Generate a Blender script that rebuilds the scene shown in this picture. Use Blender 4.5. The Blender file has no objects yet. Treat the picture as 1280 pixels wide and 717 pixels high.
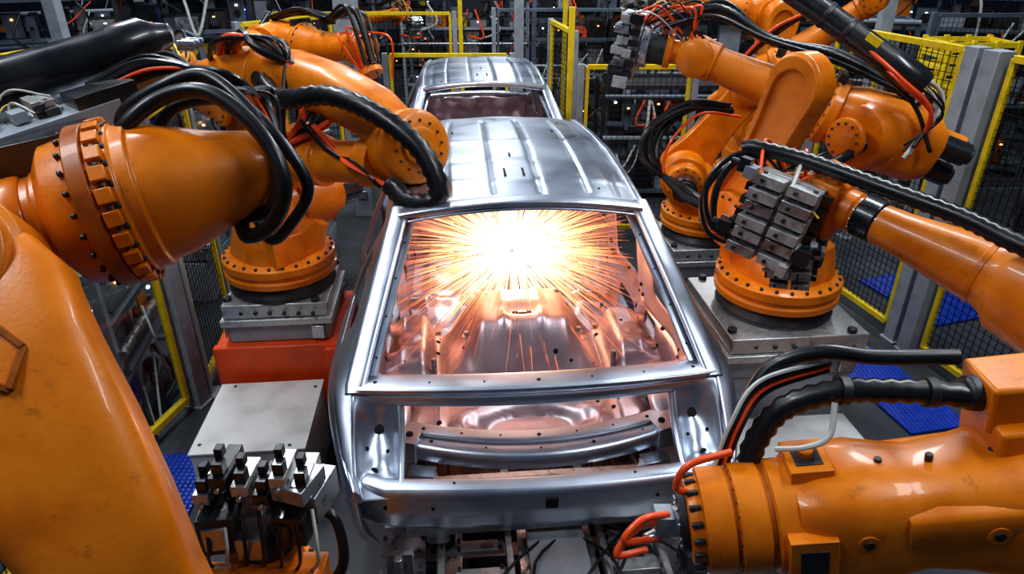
import bpy, math, random
from mathutils import Vector as V, Matrix
R=random.Random(7)
sc=bpy.context.scene
try:
    sc.view_settings.view_transform='Standard'; sc.view_settings.look='Medium High Contrast'
except Exception: pass
# ---------------------------------------------------------------- materials
MATS={}
def mat(name,col,rough=.4,metal=0.,coat=0.,noise=.08,scale=12.,bump=0.,emit=0.,ecol=None,bscale=60.,dirt=None,spec=.5,grime=None):
    m=bpy.data.materials.new(name); m.use_nodes=True; nt=m.node_tree; n=nt.nodes; l=nt.links
    p=n['Principled BSDF']; p.inputs['Base Color'].default_value=(*col,1)
    p.inputs['Roughness'].default_value=rough; p.inputs['Metallic'].default_value=metal
    p.inputs['Coat Weight'].default_value=coat; p.inputs['Specular IOR Level'].default_value=spec
    tc=n.new('ShaderNodeTexCoord'); nz=n.new('ShaderNodeTexNoise'); nz.inputs['Scale'].default_value=scale; nz.inputs['Detail'].default_value=5
    l.new(tc.outputs['Object'],nz.inputs['Vector'])
    mr=n.new('ShaderNodeMapRange'); mr.inputs['From Min'].default_value=.3; mr.inputs['From Max'].default_value=.7
    mr.inputs['To Min'].default_value=max(0,rough-noise); mr.inputs['To Max'].default_value=min(1,rough+noise)
    l.new(nz.outputs['Fac'],mr.inputs['Value']); l.new(mr.outputs['Result'],p.inputs['Roughness'])
    cr=n.new('ShaderNodeValToRGB'); d=dirt or tuple(c*.72 for c in col)
    cr.color_ramp.elements[0].position=.25; cr.color_ramp.elements[0].color=(*d,1)
    cr.color_ramp.elements[1].position=.55; cr.color_ramp.elements[1].color=(*col,1)
    l.new(nz.outputs['Fac'],cr.inputs['Fac']); l.new(cr.outputs['Color'],p.inputs['Base Color'])
    if grime:
        n3=n.new('ShaderNodeTexNoise'); n3.inputs['Scale'].default_value=14; n3.inputs['Detail'].default_value=9; n3.inputs['Roughness'].default_value=.75; l.new(tc.outputs['Object'],n3.inputs['Vector'])
        r3=n.new('ShaderNodeMapRange'); r3.inputs['From Min'].default_value=.58; r3.inputs['From Max'].default_value=.70; r3.inputs['To Max'].default_value=.65; l.new(n3.outputs['Fac'],r3.inputs['Value'])
        mx=n.new('ShaderNodeMixRGB'); mx.inputs['Color2'].default_value=(*grime,1); l.new(r3.outputs[0],mx.inputs['Fac']); l.new(cr.outputs['Color'],mx.inputs['Color1']); l.new(mx.outputs[0],p.inputs['Base Color'])
    if bump:
        n2=n.new('ShaderNodeTexNoise'); n2.inputs['Scale'].default_value=bscale; l.new(tc.outputs['Object'],n2.inputs['Vector'])
        b=n.new('ShaderNodeBump'); b.inputs['Strength'].default_value=bump; b.inputs['Distance'].default_value=.01
        l.new(n2.outputs['Fac'],b.inputs['Height']); l.new(b.outputs['Normal'],p.inputs['Normal'])
    if emit:
        p.inputs['Emission Color'].default_value=(*(ecol or col),1); p.inputs['Emission Strength'].default_value=emit
    MATS[name]=m; return m
ORG=mat('robot_orange',(.76,.215,.002),.38,0,.15,.12,6,bump=.05,bscale=90,dirt=(.52,.12,.001),spec=.45,grime=(.20,.055,.004))
ORN=mat('dark_orange',(.40,.10,.003),.4,0,.1,.12,14,dirt=(.18,.045,.003),spec=.4)  # darker brown-orange for flange ring, groove bands and cast relief
ORD=mat('pedestal_red_orange',(.75,.085,.010),.45,0,.1,.1,6)
BLK=mat('black_rubber',(.010,.010,.012),.36,0,.1)
BPL=mat('black_plastic',(.014,.015,.018),.3,0,.3)
STL=mat('brushed_steel',(.50,.52,.55),.34,.92,0,.15,25)
DST=mat('dark_steel',(.07,.07,.075),.45,.7,0,.12,18)
ALU=mat('cast_aluminium',(.58,.59,.58),.42,.7,0,.12,30,bump=.15)
BODY=mat('bare_car_steel',(.54,.585,.66),.34,.95,0,.07,3.0,bump=.02,bscale=6,dirt=(.42,.46,.54))
INN=mat('pink_lit_inner_steel',(.60,.48,.50),.38,.9,0,.1,5,bump=.05,bscale=10,dirt=(.40,.30,.33))  # pink of the spark light is put into the steel colour
HOL=mat('punched_hole',(.006,.006,.007),.8)  # flat black painted for the shade inside holes and slots
YEL=mat('yellow_paint',(.78,.56,.01),.4,0,.2)
GRY=mat('grey_paint',(.32,.35,.385),.45,.1,0,.1,8)
BGR=mat('blue_grey_steelwork',(.12,.15,.19),.45,.2,0,.1,8)
WHT=mat('white_panel',(.60,.61,.60),.5,0,0,.1,4,dirt=(.42,.42,.41))
RED=mat('red_orange_cable',(.90,.10,.015),.35,0,.2)
CWH=mat('white_cable',(.6,.6,.56),.4)
CYE=mat('yellow_cable',(.75,.5,.02),.4)
BLUp=mat('blue_paint',(.01,.06,.45),.4)
WIR=mat('black_wire_mesh',(.015,.015,.016),.5,.3)
LED=mat('led_warm',(1,.5,.2),.4,emit=4,ecol=(1,.45,.15))
LEB=mat('led_white',(.8,.9,1),.4,emit=5,ecol=(.75,.88,1))
FLO=mat('concrete_floor',(.050,.056,.066),.36,0,0,.15,1.3,bump=.1,bscale=40,dirt=(.028,.031,.037))
def blue_mat():
    m=mat('blue_anti_slip',(.004,.04,.36),.35,0,.2); nt=m.node_tree;n=nt.nodes;l=nt.links
    tc=n.new('ShaderNodeTexCoord'); vo=n.new('ShaderNodeTexVoronoi'); vo.inputs['Scale'].default_value=28; vo.inputs['Randomness'].default_value=0
    l.new(tc.outputs['Object'],vo.inputs['Vector']); b=n.new('ShaderNodeBump'); b.inputs['Strength'].default_value=.9; b.inputs['Distance'].default_value=.012; b.invert=True
    l.new(vo.outputs['Distance'],b.inputs['Height']); l.new(b.outputs['Normal'],n['Principled BSDF'].inputs['Normal']); return m
BLU=blue_mat()
def glass_mat():
    m=bpy.data.materials.new('safety_glass'); m.use_nodes=True;n=m.node_tree.nodes;l=m.node_tree.links;n.clear()
    o=n.new('ShaderNodeOutputMaterial');t=n.new('ShaderNodeBsdfTransparent');g=n.new('ShaderNodeBsdfGlossy');x=n.new('ShaderNodeMixShader')
    t.inputs[0].default_value=(.9,.94,.95,1); g.inputs['Roughness'].default_value=.05; x.inputs[0].default_value=.06
    l.new(t.outputs[0],x.inputs[1]);l.new(g.outputs[0],x.inputs[2]);l.new(x.outputs[0],o.inputs[0]);return m
GLS=glass_mat()
# ---------------------------------------------------------------- mesh builder
def empty(name,loc=(0,0,0),rot=(0,0,0)):
    e=bpy.data.objects.new(name,None); e.location=loc; e.rotation_euler=rot; e.empty_display_size=.1
    sc.collection.objects.link(e); return e
class Part:
    def __init__(s,name): s.n=name; s.v=[]; s.f=[]; s.m=[]; s.ms=[]
    def mi(s,m):
        if m not in s.ms: s.ms.append(m)
        return s.ms.index(m)
    def add(s,vs,fs,m):
        o=len(s.v); k=s.mi(m); s.v+= [tuple(x) for x in vs]
        for f in fs: s.f.append([i+o for i in f]); s.m.append(k)
    def build(s,parent=None,bevel=0.,sub=0,solid=0.,angle=38,world=True):
        if not s.v: return None
        me=bpy.data.meshes.new(s.n); off=V(parent.location) if (parent and world) else V((0,0,0))
        me.from_pydata([V(x)-off for x in s.v],[],s.f)
        for m in s.ms: me.materials.append(m)
        me.polygons.foreach_set('material_index',s.m); me.polygons.foreach_set('use_smooth',[True]*len(s.f))
        me.update()
        me.set_sharp_from_angle(angle=math.radians(angle))
        o=bpy.data.objects.new(s.n,me); sc.collection.objects.link(o)
        if parent: o.parent=parent
        if solid: q=o.modifiers.new('solid','SOLIDIFY'); q.thickness=solid; q.offset=0
        if sub: q=o.modifiers.new('sub','SUBSURF'); q.levels=sub; q.render_levels=sub
        if bevel: q=o.modifiers.new('bev','BEVEL'); q.width=bevel; q.segments=2; q.limit_method='ANGLE'; q.angle_limit=math.radians(40); q.harden_normals=False
        return o
def frame(ax,up=None):
    ax=V(ax).normalized(); up=V(up) if up is not None else (V((0,0,1)) if abs(ax.z)<.9 else V((0,1,0)))
    sd=ax.cross(up)
    if sd.length<1e-4: sd=ax.cross(V((1,.1,0)))
    sd.normalize(); u=sd.cross(ax).normalized(); return ax,sd,u
def lathe(p,a,b,prof,m,n=32,cap=True):
    a=V(a);b=V(b);ax=b-a;_,sd,u=frame(ax); vs=[];fs=[]
    for t,r in prof:
        c=a+ax*t
        for i in range(n):
            g=2*math.pi*i/n; vs.append(c+sd*(r*math.cos(g))+u*(r*math.sin(g)))
    for k in range(len(prof)-1):
        for i in range(n):
            j=(i+1)%n; fs.append([k*n+i,k*n+j,(k+1)*n+j,(k+1)*n+i])
    if cap: fs.append(list(range(n))[::-1]); fs.append([(len(prof)-1)*n+i for i in range(n)])
    p.add(vs,fs,m)
def cyl(p,a,b,r,m,n=20,r2=None): lathe(p,a,b,[(0,r),(1,r if r2 is None else r2)],m,n)
def ring_bolts(p,c,ax,rad,cnt,r,h,m,n=6,off=0):
    ax,sd,u=frame(ax); c=V(c)
    for i in range(cnt):
        g=2*math.pi*(i+off)/cnt; q=c+sd*rad*math.cos(g)+u*rad*math.sin(g); cyl(p,q,q+ax*h,r,m,n)
def loft(p,secs,m,n=24,e=2.6,up=None,cap=True):
    vs=[];fs=[];C=[V(s[0]) for s in secs]
    for k,s in enumerate(secs):
        t=(C[min(k+1,len(C)-1)]-C[max(k-1,0)]); _,sd,u=frame(t,up)
        for i in range(n):
            g=2*math.pi*i/n; cx,sx=math.cos(g),math.sin(g)
            vs.append(C[k]+sd*(s[1]*math.copysign(abs(cx)**(2/e),cx))+u*(s[2]*math.copysign(abs(sx)**(2/e),sx)))
    for k in range(len(secs)-1):
        for i in range(n):
            j=(i+1)%n; fs.append([k*n+i,k*n+j,(k+1)*n+j,(k+1)*n+i])
    if cap: fs.append(list(range(n))[::-1]); fs.append([(len(secs)-1)*n+i for i in range(n)])
    p.add(vs,fs,m)
def catmull(pts,k=8):
    P=[V(x) for x in pts]; P=[P[0]*2-P[1]]+P+[P[-1]*2-P[-2]]; out=[]
    for i in range(1,len(P)-2):
        for j in range(k):
            t=j/k; a,b,c,d=P[i-1:i+3]
            out.append(.5*((2*b)+(c-a)*t+(2*a-5*b+4*c-d)*t*t+(3*b-a-3*c+d)*t**3))
    out.append(P[-2]); return out
def tube(p,pts,r,m,n=8,k=8,corr=0.,cap=True,step=None):
    Q=catmull(pts,k)
    if corr:
        st=step or r*.55; L=[0]
        for a,b in zip(Q,Q[1:]): L.append(L[-1]+(b-a).length)
        cnt=int(L[-1]/st)+2; N=[];j=0
        for i in range(cnt):
            d=L[-1]*i/(cnt-1)
            while j<len(L)-2 and L[j+1]<d: j+=1
            t=(d-L[j])/max(1e-6,L[j+1]-L[j]); N.append(Q[j].lerp(Q[j+1],min(1,t)))
        Q=N
    vs=[];fs=[];pu=None
    for i,q in enumerate(Q):
        t=(Q[min(i+1,len(Q)-1)]-Q[max(i-1,0)]).normalized()
        if pu is None: _,sd,u=frame(t)
        else:
            u=(pu-t*pu.dot(t)).normalized(); sd=t.cross(u)
        pu=u; rr=r*(1-corr*(i%2))
        for g in range(n):
            a=2*math.pi*g/n; vs.append(q+sd*rr*math.cos(a)+u*rr*math.sin(a))
    for i in range(len(Q)-1):
        for g in range(n):
            h=(g+1)%n; fs.append([i*n+g,i*n+h,(i+1)*n+h,(i+1)*n+g])
    if cap: fs.append(list(range(n))[::-1]); fs.append([(len(Q)-1)*n+i for i in range(n)])
    p.add(vs,fs,m)
def box(p,c,s,m,X=(1,0,0),Y=None,rz=0.):
    c=V(c)
    if rz: X=(math.cos(rz),math.sin(rz),0); Y=(-math.sin(rz),math.cos(rz),0)
    X=V(X).normalized(); Y=V(Y).normalized() if Y is not None else (V((0,0,1)).cross(X) if abs(X.z)<.95 else V((0,1,0))).normalized()
    Z=X.cross(Y).normalized(); Y=Z.cross(X); vs=[]
    for k in (-1,1):
        for j in (-1,1):
            for i in (-1,1): vs.append(c+X*(i*s[0]/2)+Y*(j*s[1]/2)+Z*(k*s[2]/2))
    p.add(vs,[[0,2,3,1],[4,5,7,6],[0,1,5,4],[2,6,7,3],[0,4,6,2],[1,3,7,5]],m)
def bar(p,a,b,w,h,m,up=None):
    a=V(a);b=V(b);ax,sd,u=frame(b-a,up); box(p,(a+b)/2,((b-a).length,w,h),m,ax,sd)
def dogbone(p,a,b,ra,rb,nrm,th,m,waist=.8,pocket=True):
    a=V(a);b=V(b);nrm=V(nrm).normalized();ax=(b-a);L=ax.length;ax.normalize();ax=(ax-nrm*ax.dot(nrm)).normalized();sd=nrm.cross(ax)
    o=[];K=14
    for i in range(K+1):
        g=math.pi/2+math.pi*i/K; o.append((ra*math.cos(g),ra*math.sin(g)))
    for t in (.25,.5,.75):
        o.append((L*t,-((ra*(1-t)+rb*t)*(1-(1-waist)*math.sin(math.pi*t)))))
    for i in range(K+1):
        g=-math.pi/2+math.pi*i/K; o.append((L+rb*math.cos(g),rb*math.sin(g)))
    for t in (.75,.5,.25):
        o.append((L*t,((ra*(1-t)+rb*t)*(1-(1-waist)*math.sin(math.pi*t)))))
    n=len(o); cx=L/2
    def ringv(scl,h): return [a+ax*(cx+(x-cx)*(1-(1-scl)*.45))+sd*(y*scl)+nrm*h for x,y in o]
    vs=ringv(.93,-th/2)+ringv(1,-th/2+.02)+ringv(1,th/2-.02)+ringv(.93,th/2); fs=[]
    for k in range(3):
        for i in range(n):
            j=(i+1)%n; fs.append([k*n+i,k*n+j,(k+1)*n+j,(k+1)*n+i])
    if pocket:
        vs+=ringv(.7,th/2)+ringv(.64,th/2-.03)
        for k in (3,4):
            for i in range(n):
                j=(i+1)%n; fs.append([k*n+i,k*n+j,(k+1)*n+j,(k+1)*n+i])
        fs.append([5*n+i for i in range(n)])
    else: fs.append([3*n+i for i in range(n)])
    fs.append(list(range(n))[::-1]); p.add(vs,fs,m)
def gripper(p,o,ax,up,s,seed,cables=8):
    r=random.Random(seed); o=V(o); ax,sd,u=frame(ax,up)
    cyl(p,o-ax*.16*s,o-ax*.06*s,.075*s,DST,20); cyl(p,o-ax*.07*s,o-ax*.03*s,.1*s,STL,20)
    ring_bolts(p,o-ax*.03*s,ax,.08*s,8,.008*s,.012*s,DST)
    box(p,o,(.05*s,.22*s,.30*s),ALU,ax,sd)
    for k in range(6):
        for j in (-1,1):
            q=o+ax*(.05+.02*(k%2))*s+u*(.125-.05*k)*s+sd*.058*j*s
            box(p,q,(.07*s,.10*s,.036*s),ALU if (k+j)%3 else STL,ax,sd)
            cyl(p,q+sd*.02*s+ax*.035*s,q+sd*.02*s+ax*.045*s,.008*s,DST,8)
            cyl(p,q+sd*j*.03*s+u*.018*s,q+sd*j*.03*s+u*.024*s,.009*s,DST,8)
        q=o+u*(.125-.05*k)*s; box(p,q+sd*.125*s,(.06*s,.03*s,.03*s),BPL if k%2 else DST,ax,sd); box(p,q-sd*.125*s,(.05*s,.03*s,.03*s),BPL,ax,sd)
    for k in range(6):
        q=o+ax*r.uniform(.0,.1)*s+sd*r.choice([-1,1])*r.uniform(.10,.15)*s+u*r.uniform(-.16,.16)*s
        box(p,q,(r.uniform(.04,.08)*s,r.uniform(.03,.05)*s,r.uniform(.03,.06)*s),r.choice([BPL,BPL,ALU,GRY]),ax,sd)
        cyl(p,q,q+sd*.05*s,.010*s,r.choice([STL,BPL]),10)
    for k in range(cables):
        a=o+ax*r.uniform(-.05,.1)*s+sd*r.uniform(-.14,.14)*s+u*r.uniform(0,.16)*s
        b=o-ax*r.uniform(.15,.3)*s+sd*r.uniform(-.08,.08)*s+u*r.uniform(.0,.1)*s
        mid=(a+b)/2+u*r.uniform(.05,.16)*s+sd*r.uniform(-.12,.12)*s
        tube(p,[a,mid,b],r.choice([.004,.006,.007])*s,r.choice([BLK,BLK,RED,BLK,CYE,CWH,BLK]),6,8)
# ---------------------------------------------------------------- generic articulated welding robot
def robot(base,sh,el,wr,tip,S=1.,plate=.85,seed=1,side=1,tool=True,hose=True,fS=1.,arm=True,name='welding_robot'):
    base=V(base);sh=V(sh);el=V(el);wr=V(wr);tip=V(tip); E=empty(name,base); r=random.Random(seed); z=V((0,0,1))
    h=(wr-sh); h.z=0; h.normalize(); N=z.cross(h)*side
    P=Part('base')
    if plate:
        box(P,base-z*.10,(plate,plate,.05),ALU,rz=.09); box(P,base-z*.19,(plate*.9,plate*.9,.14),GRY,rz=.09)
        box(P,base-z*.02,(plate*.94,plate*.94,.10),ALU,rz=.09)
        for i in (-1,1):
            for j in (-1,1):
                q=base+V((i*plate*.4,j*plate*.4,.03)); cyl(P,q,q+z*.03,.03,DST,8); box(P,q+V((0,0,-.22)),(.09,.09,.1),STL)
        for i in range(7):
            for k in (-1,1):
                q=base+V(((i-3)*plate*.13,k*plate*.475,-.03)); cyl(P,q,q+V((0,k*.02,0)),.016,DST,8)
    lathe(P,base+z*.02,base+z*.14,[(0,.36*S),(.3,.37*S),(.9,.33*S),(1,.3*S)],DST,40)
    P.build(E,.006)
    P=Part('turntable'); b1=base+z*.13
    lathe(P,b1,b1+z*.17*S,[(0,.31*S),(.05,.385*S),(.3,.39*S),(.34,.375*S),(.5,.375*S),(.54,.39*S),(.85,.39*S),(1,.34*S)],ORG,48)
    ring_bolts(P,b1+z*.15*S,z,.365*S,26,.012,.02*S,DST,6); P.build(E,.004)
    P=Part('rotating_column'); b2=b1+z*.15*S
    c2=b2.lerp(sh,.45)
    loft(P,[(b2,.31*S,.31*S),(b2+z*.08,.30*S,.30*S),(c2+h*.02,.25*S,.24*S),(sh.lerp(c2,.35),.19*S,.22*S),(sh-z*.02,.15*S,.17*S)],ORG,28,2.7,up=h)
    q=b2-h*.2*S+z*.05; cyl(P,q,q+z*.3*S,.085*S,BPL,20); cyl(P,q+z*.3*S,q+z*.34*S,.07*S,ORG,20)
    q=b2+h*.24*S+N*.1+z*.03; box(P,q+z*.08,(.16*S,.22*S,.2*S),ORG,h,N)
    lathe(P,sh-N*.26*S,sh+N*.22*S,[(0,.12*S),(.03,.15*S),(.2,.16*S),(.22,.2*S),(.75,.2*S),(.78,.17*S),(1,.17*S)],ORG,32)
    cyl(P,sh-N*.42*S,sh-N*.26*S,.10*S,BPL,24); cyl(P,sh-N*.45*S,sh-N*.42*S,.085*S,DST,24)
    ring_bolts(P,sh-N*.26*S,-N,.135*S,12,.01,.012,DST); P.build(E,.008)
    P=Part('lower_arm'); o=N*.27*S
    dogbone(P,sh+o,el+o,.22*S,.17*S,N,.15*S,ORG,.72)
    lathe(P,sh+o+N*.06*S,sh+o+N*.1*S,[(0,.16*S),(.8,.16*S),(1,.14*S)],ORG,32); ring_bolts(P,sh+o+N*.1*S,N,.13*S,14,.011,.012,DST)
    lathe(P,el+o+N*.06*S,el+o+N*.1*S,[(0,.13*S),(.8,.13*S),(1,.11*S)],ORG,32); ring_bolts(P,el+o+N*.1*S,N,.1*S,12,.01,.012,DST)
    P.build(E,.006)
    if not arm: return E
    S=S*fS
    P=Part('forearm'); f=(wr-el).normalized(); L=(wr-el).length; _,fs_,fu=frame(f)
    lathe(P,el-N*.2*S,el+N*.2*S,[(0,.13*S),(.06,.17*S),(.9,.17*S),(1,.15*S)],ORG,32)
    loft(P,[(el-f*.26*S,.13*S,.12*S),(el-f*.2*S,.17*S,.16*S),(el,.19*S,.18*S),(el+f*.16*S,.17*S,.16*S),(el+f*.24*S,.135*S,.135*S)],ORG,28,3,up=fu)
    for i,(a,b) in enumerate(((.07,.06),(-.07,.06),(0,-.07))):
        q=el-f*.24*S+fs_*a*S+fu*b*S; cyl(P,q,q-f*.13*S,.055*S,BPL if i else ORG,18); cyl(P,q-f*.13*S,q-f*.15*S,.04*S,DST,14)
    a=el+f*.22*S; T=(L-.22*S)
    lathe(P,a,a+f*T,[(0,.13*S),(.03,.165*S),(.09,.165*S),(.1,.15*S),(.12,.15*S),(.2,.125*S),(.6,.095*S),(.86,.085*S),(.87,.1*S),(.97,.1*S),(1,.08*S)],ORG,36)
    ring_bolts(P,a+f*T*.09,f,.152*S,18,.011,.012,DST)
    P.build(E,.004)
    P=Part('wrist'); g=(tip-wr).normalized()
    cx=fs_ if abs(g.dot(fs_))<.8 else fu
    lathe(P,wr-cx*.11*S,wr+cx*.11*S,[(0,.07*S),(.08,.095*S),(.92,.095*S),(1,.07*S)],ORG,26)
    lathe(P,wr,tip,[(0,.085*S),(.55,.08*S),(.56,.06*S),(.8,.06*S),(.81,.085*S),(1,.085*S)],ORG,26); ring_bolts(P,wr+cx*.11*S,cx,.06*S,8,.008,.01,DST)
    P.build(E,.004)
    if tool:
        P=Part('welding_tool'); gripper(P,tip+g*.16*S,g,fu,S*1.05,seed); P.build(E,.002)
    if hose:
        P=Part('hose_pack')
        for k in (-1,0,1):
            tube(P,[el-f*.05+fu*.2*S+fs_*.05*k,el+f*L*.35+fu*(.24+.02*k)*S+fs_*.05*k,el+f*L*.7+fu*.2*S+fs_*.06*k,wr+fu*(.24+.03*k)*S+fs_*.1*k,tip+g*.06+fu*.12*S+fs_*.08*k],.028*S if k==0 else .013*S,BLK if k<1 else r.choice([RED,BLK]),10,10,corr=.14 if k==0 else 0)
        tube(P,[sh+o+N*.14-h*.1,sh.lerp(el,.5)+o+N*.16-h*.12,el+o*.8+N*.1-f*.1,el+fu*.22*S-f*.1],.025*S,BLK,10,10,corr=.14)
        for t in (.3,.62):
            q=el+f*L*t+fu*.17*S; box(P,q,(.05,.16*S,.05),DST,f,fs_)
        for k in range(6):
            a=wr+V((r.uniform(-.1,.1),r.uniform(-.1,.1),.12)); b=tip+g*.15+V((r.uniform(-.12,.12),r.uniform(-.1,.1),.1)); m_=(a+b)/2+V((r.uniform(-.15,.15),r.uniform(-.15,0),r.uniform(.08,.22)))
            tube(P,[a,m_,b],.009,r.choice([RED,RED,BLK,BLK,CYE]),6,8)
        P.build(E)
    return E
# ================================================================ ROOM
P=Part('floor'); box(P,(0,8,-.05),(40,40,.1),FLO); P.build()
WLB=mat('wall_paint_dark',(.06,.08,.115),.6)
P=Part('wall_back'); box(P,(0,24,4),(40,.2,8),WLB)
for i in range(-18,19,3): box(P,(i,23.85,4),(.15,.12,8),GRY)
P.build()
for nm,x in (('wall_left',-17),('wall_right',17)):
    P=Part(nm); box(P,(x,8,4),(.2,32,8),WLB); P.build()
# ================================================================ CAR BODY
def lerp(a,b,t): return a+(b-a)*t
def roofz(y): return 2.0+.05*math.sin(math.pi*min(1,max(0,(y-.72)/2.1)))-.02*max(0,(y-.72)/1.83)
def top(y):
    if y<0: t=-y/.38; return (.80-.03*t*t,1.47-.27*t)
    if y<.72: t=y/.72; return (lerp(.80,.615,t),lerp(1.47,1.99,t**.95))
    if y<2.55: t=(y-.72)/1.83; return (lerp(.615,.575,t)+.03*math.sin(math.pi*t),roofz(y)-.015)
    t=min(1,(y-2.55)/.6); return (lerp(.575,.74,t),lerp(roofz(2.55)-.015,1.46,t))
def xb(y):
    v=.945
    if y<.35: v-=.16*((.35-y)/.73)**2
    if y>2.4: v-=.05*((y-2.4)/.8)**2
    return v
def sec(y,s):
    xt,zt=top(y); b=xb(y); zb=min(1.43,zt-.03); zs=.74 if y>-.05 else lerp(.74,.92,min(1,(-y-.05)/.3))
    K=[(0,xt,zt),(.36,b-.035,zb),(.5,b,zb*.5+.66),(.75,b-.015,1.0),(1,b-.08,zs)]
    for i in range(4):
        if s<=K[i+1][0]+1e-6:
            t=(s-K[i][0])/(K[i+1][0]-K[i][0]); bul=.03*math.sin(math.pi*t) if i==0 else .0
            return (lerp(K[i][1],K[i+1][1],t)+bul,lerp(K[i][2],K[i+1][2],t))
    return K[-1][1:]
def grid(p,us,vs,f,m,skip=None,flip=False):
    vv=[f(u,v) for u in us for v in vs]; nv=len(vs); fs=[]
    for i in range(len(us)-1):
        for j in range(nv-1):
            if skip and skip((us[i]+us[i+1])/2,(vs[j]+vs[j+1])/2): continue
            q=[i*nv+j,i*nv+j+1,(i+1)*nv+j+1,(i+1)*nv+j]; fs.append(q[::-1] if flip else q)
    used=sorted({i for q in fs for i in q}); mp={o:k for k,o in enumerate(used)}
    p.add([vv[i] for i in used],[[mp[i] for i in q] for q in fs],m)
def sm(a,b,x): t=min(1,max(0,(x-a)/(b-a))); return t*t*(3-2*t)
def car():
    parts=[]
    ys=[-.38,-.36,-.3,-.2,-.1,0,.06,.14,.22,.32,.42,.5,.58,.66,.74,.84,.9,1.0,1.2,1.4,1.55,1.6,1.68,1.73,1.8,2.0,2.2,2.4,2.6,2.7,2.76,2.9,3.0,3.08,3.15]
    ss=[0,.03,.07,.12,.18,.24,.3,.35,.37,.42,.48,.54,.6,.66,.72,.78,.84,.9,.94,.97,1]
    def sk(y,s):
        if .84<y<1.6 and .07<s<.94: return True
        if 1.73<y<2.76 and .07<s<.94: return True
        if .3<y<.72 and .12<s<.3 : return True
        if ((y-.22)/.36)**2+((s-1.02)/.5)**2<1: return True
        return False
    for sg,nm in ((-1,'left'),(1,'right')):
        p=Part('side_panel_'+nm); grid(p,ys,ss,lambda y,s:(sg*sec(y,s)[0],y,sec(y,s)[1]),BODY,sk,flip=sg>0); parts.append((p,dict(solid=.03,sub=2)))
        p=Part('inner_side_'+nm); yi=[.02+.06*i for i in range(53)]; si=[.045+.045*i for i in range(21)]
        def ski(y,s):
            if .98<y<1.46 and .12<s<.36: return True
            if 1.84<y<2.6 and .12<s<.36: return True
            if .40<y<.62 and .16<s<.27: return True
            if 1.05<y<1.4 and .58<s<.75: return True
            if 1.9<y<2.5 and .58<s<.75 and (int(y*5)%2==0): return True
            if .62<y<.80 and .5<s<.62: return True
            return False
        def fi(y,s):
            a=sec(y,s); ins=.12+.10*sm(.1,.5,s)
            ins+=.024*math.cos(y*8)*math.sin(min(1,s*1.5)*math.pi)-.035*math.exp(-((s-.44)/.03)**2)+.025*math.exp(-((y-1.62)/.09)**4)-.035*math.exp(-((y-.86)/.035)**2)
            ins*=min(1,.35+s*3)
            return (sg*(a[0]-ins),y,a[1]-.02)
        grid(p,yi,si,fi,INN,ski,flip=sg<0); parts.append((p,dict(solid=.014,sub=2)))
        p=Part('hole_dark_discs_'+nm); r=random.Random(5)  # solid black discs on the panel, painted as hole darkness
        for y in [.1,.24,.55,.78,.90,1.0,1.3,1.54,1.66,1.9,2.3,2.68,2.9]:
            for s in (.10,.33,.41,.47,.56,.68,.82):
                if ski(y,s) or ski(y+.05,s) or ski(y-.05,s) or ski(y,s+.04) or ski(y,s-.04) or r.random()<.35: continue
                c=V(fi(y,s)); a=V(fi(y+.03,s)); b=V(fi(y,s+.03)); n=(a-c).cross(b-c).normalized(); n=n if n.x*sg<0 else -n
                rr=r.choice([.008,.010,.012,.018,.026]); cyl(p,c+n*.004,c+n*.0105,rr,HOL,14)
        parts.append((p,{}))
        p=Part('wheelhouse_'+nm)
        def wh(u,v):
            a=math.pi*u; return (sg*(.84-.26*math.sin(v*math.pi/2)**.7),.24+.36*math.cos(a)*(1-.25*v),.78+(.42*math.sin(a))*(1-.12*v)+.04)
        grid(p,[i/14 for i in range(15)],[i/6 for i in range(7)],wh,INN,flip=sg<0)
        c0=V((sg*.58,.24,.82)); cyl(p,c0,c0-V((sg*.015,0,0)),.27,INN,28)
        lathe(p,(sg*.66,.35,1.18),(sg*.66,.35,1.27),[(0,.09),(.6,.075),(.7,.06),(1,.055)],INN,24); cyl(p,(sg*.66,.35,1.271),(sg*.66,.35,1.273),.03,HOL,16)
        parts.append((p,dict(bevel=.005)))
        p=Part('rear_pillar_'+nm)
        pts=[(-.03,.0),(.0,0),(.18,0),(.36,0),(.54,0),(.70,0),(.76,0)]
        loft(p,[((sg*(top(y)[0]-.012),y,top(y)[1]+.012),.045,.02) for y,_ in pts],BODY,16,3.5)
        loft(p,[((sg*(top(y)[0]-.065),y+.02,top(y)[1]-.015),.028,.008) for y,_ in pts],BODY,12,3)
        for i in range(4):
            y=.10+.16*i; q=V((sg*(top(y)[0]-.07),y+.02,top(y)[1]-.006)); cyl(p,q,q+V((0,-.002,.004)),.005,HOL,8)
        parts.append((p,{}))
        p=Part('roof_rail_'+nm)
        loft(p,[((sg*(top(y)[0]-.004),y,top(y)[1]+.006),.022,.014) for y in (.70,.9,1.2,1.6,2.0,2.3,2.55,2.7,2.85,3.0,3.15)],BODY,14,3)
        parts.append((p,{}))
        p=Part('lamp_pocket_'+nm)
        def lp(u,v):
            x=lerp(.60,.805,u)-.02*v*(u) ; y=lerp(-.02,-.37,v**.8)+.12*math.sin(math.pi*v)*math.sin(math.pi*min(1,u*1.05))**.6; z=lerp(1.46,1.17,v)-.05*math.sin(math.pi*v)*(1-u*.2)
            z-=.02*math.exp(-(((u-.5)/.2)**2+((v-.35)/.12)**2)**2)+.018*math.exp(-(((u-.45)/.3)**2+((v-.75)/.09)**2)**2)
            return (sg*x,y,z)
        grid(p,[i/16 for i in range(17)],[i/20 for i in range(21)],lp,BODY,flip=sg>0)
        parts.append((p,dict(solid=.012,sub=1)))
        p=Part('lamp_pocket_flange_'+nm)
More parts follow.
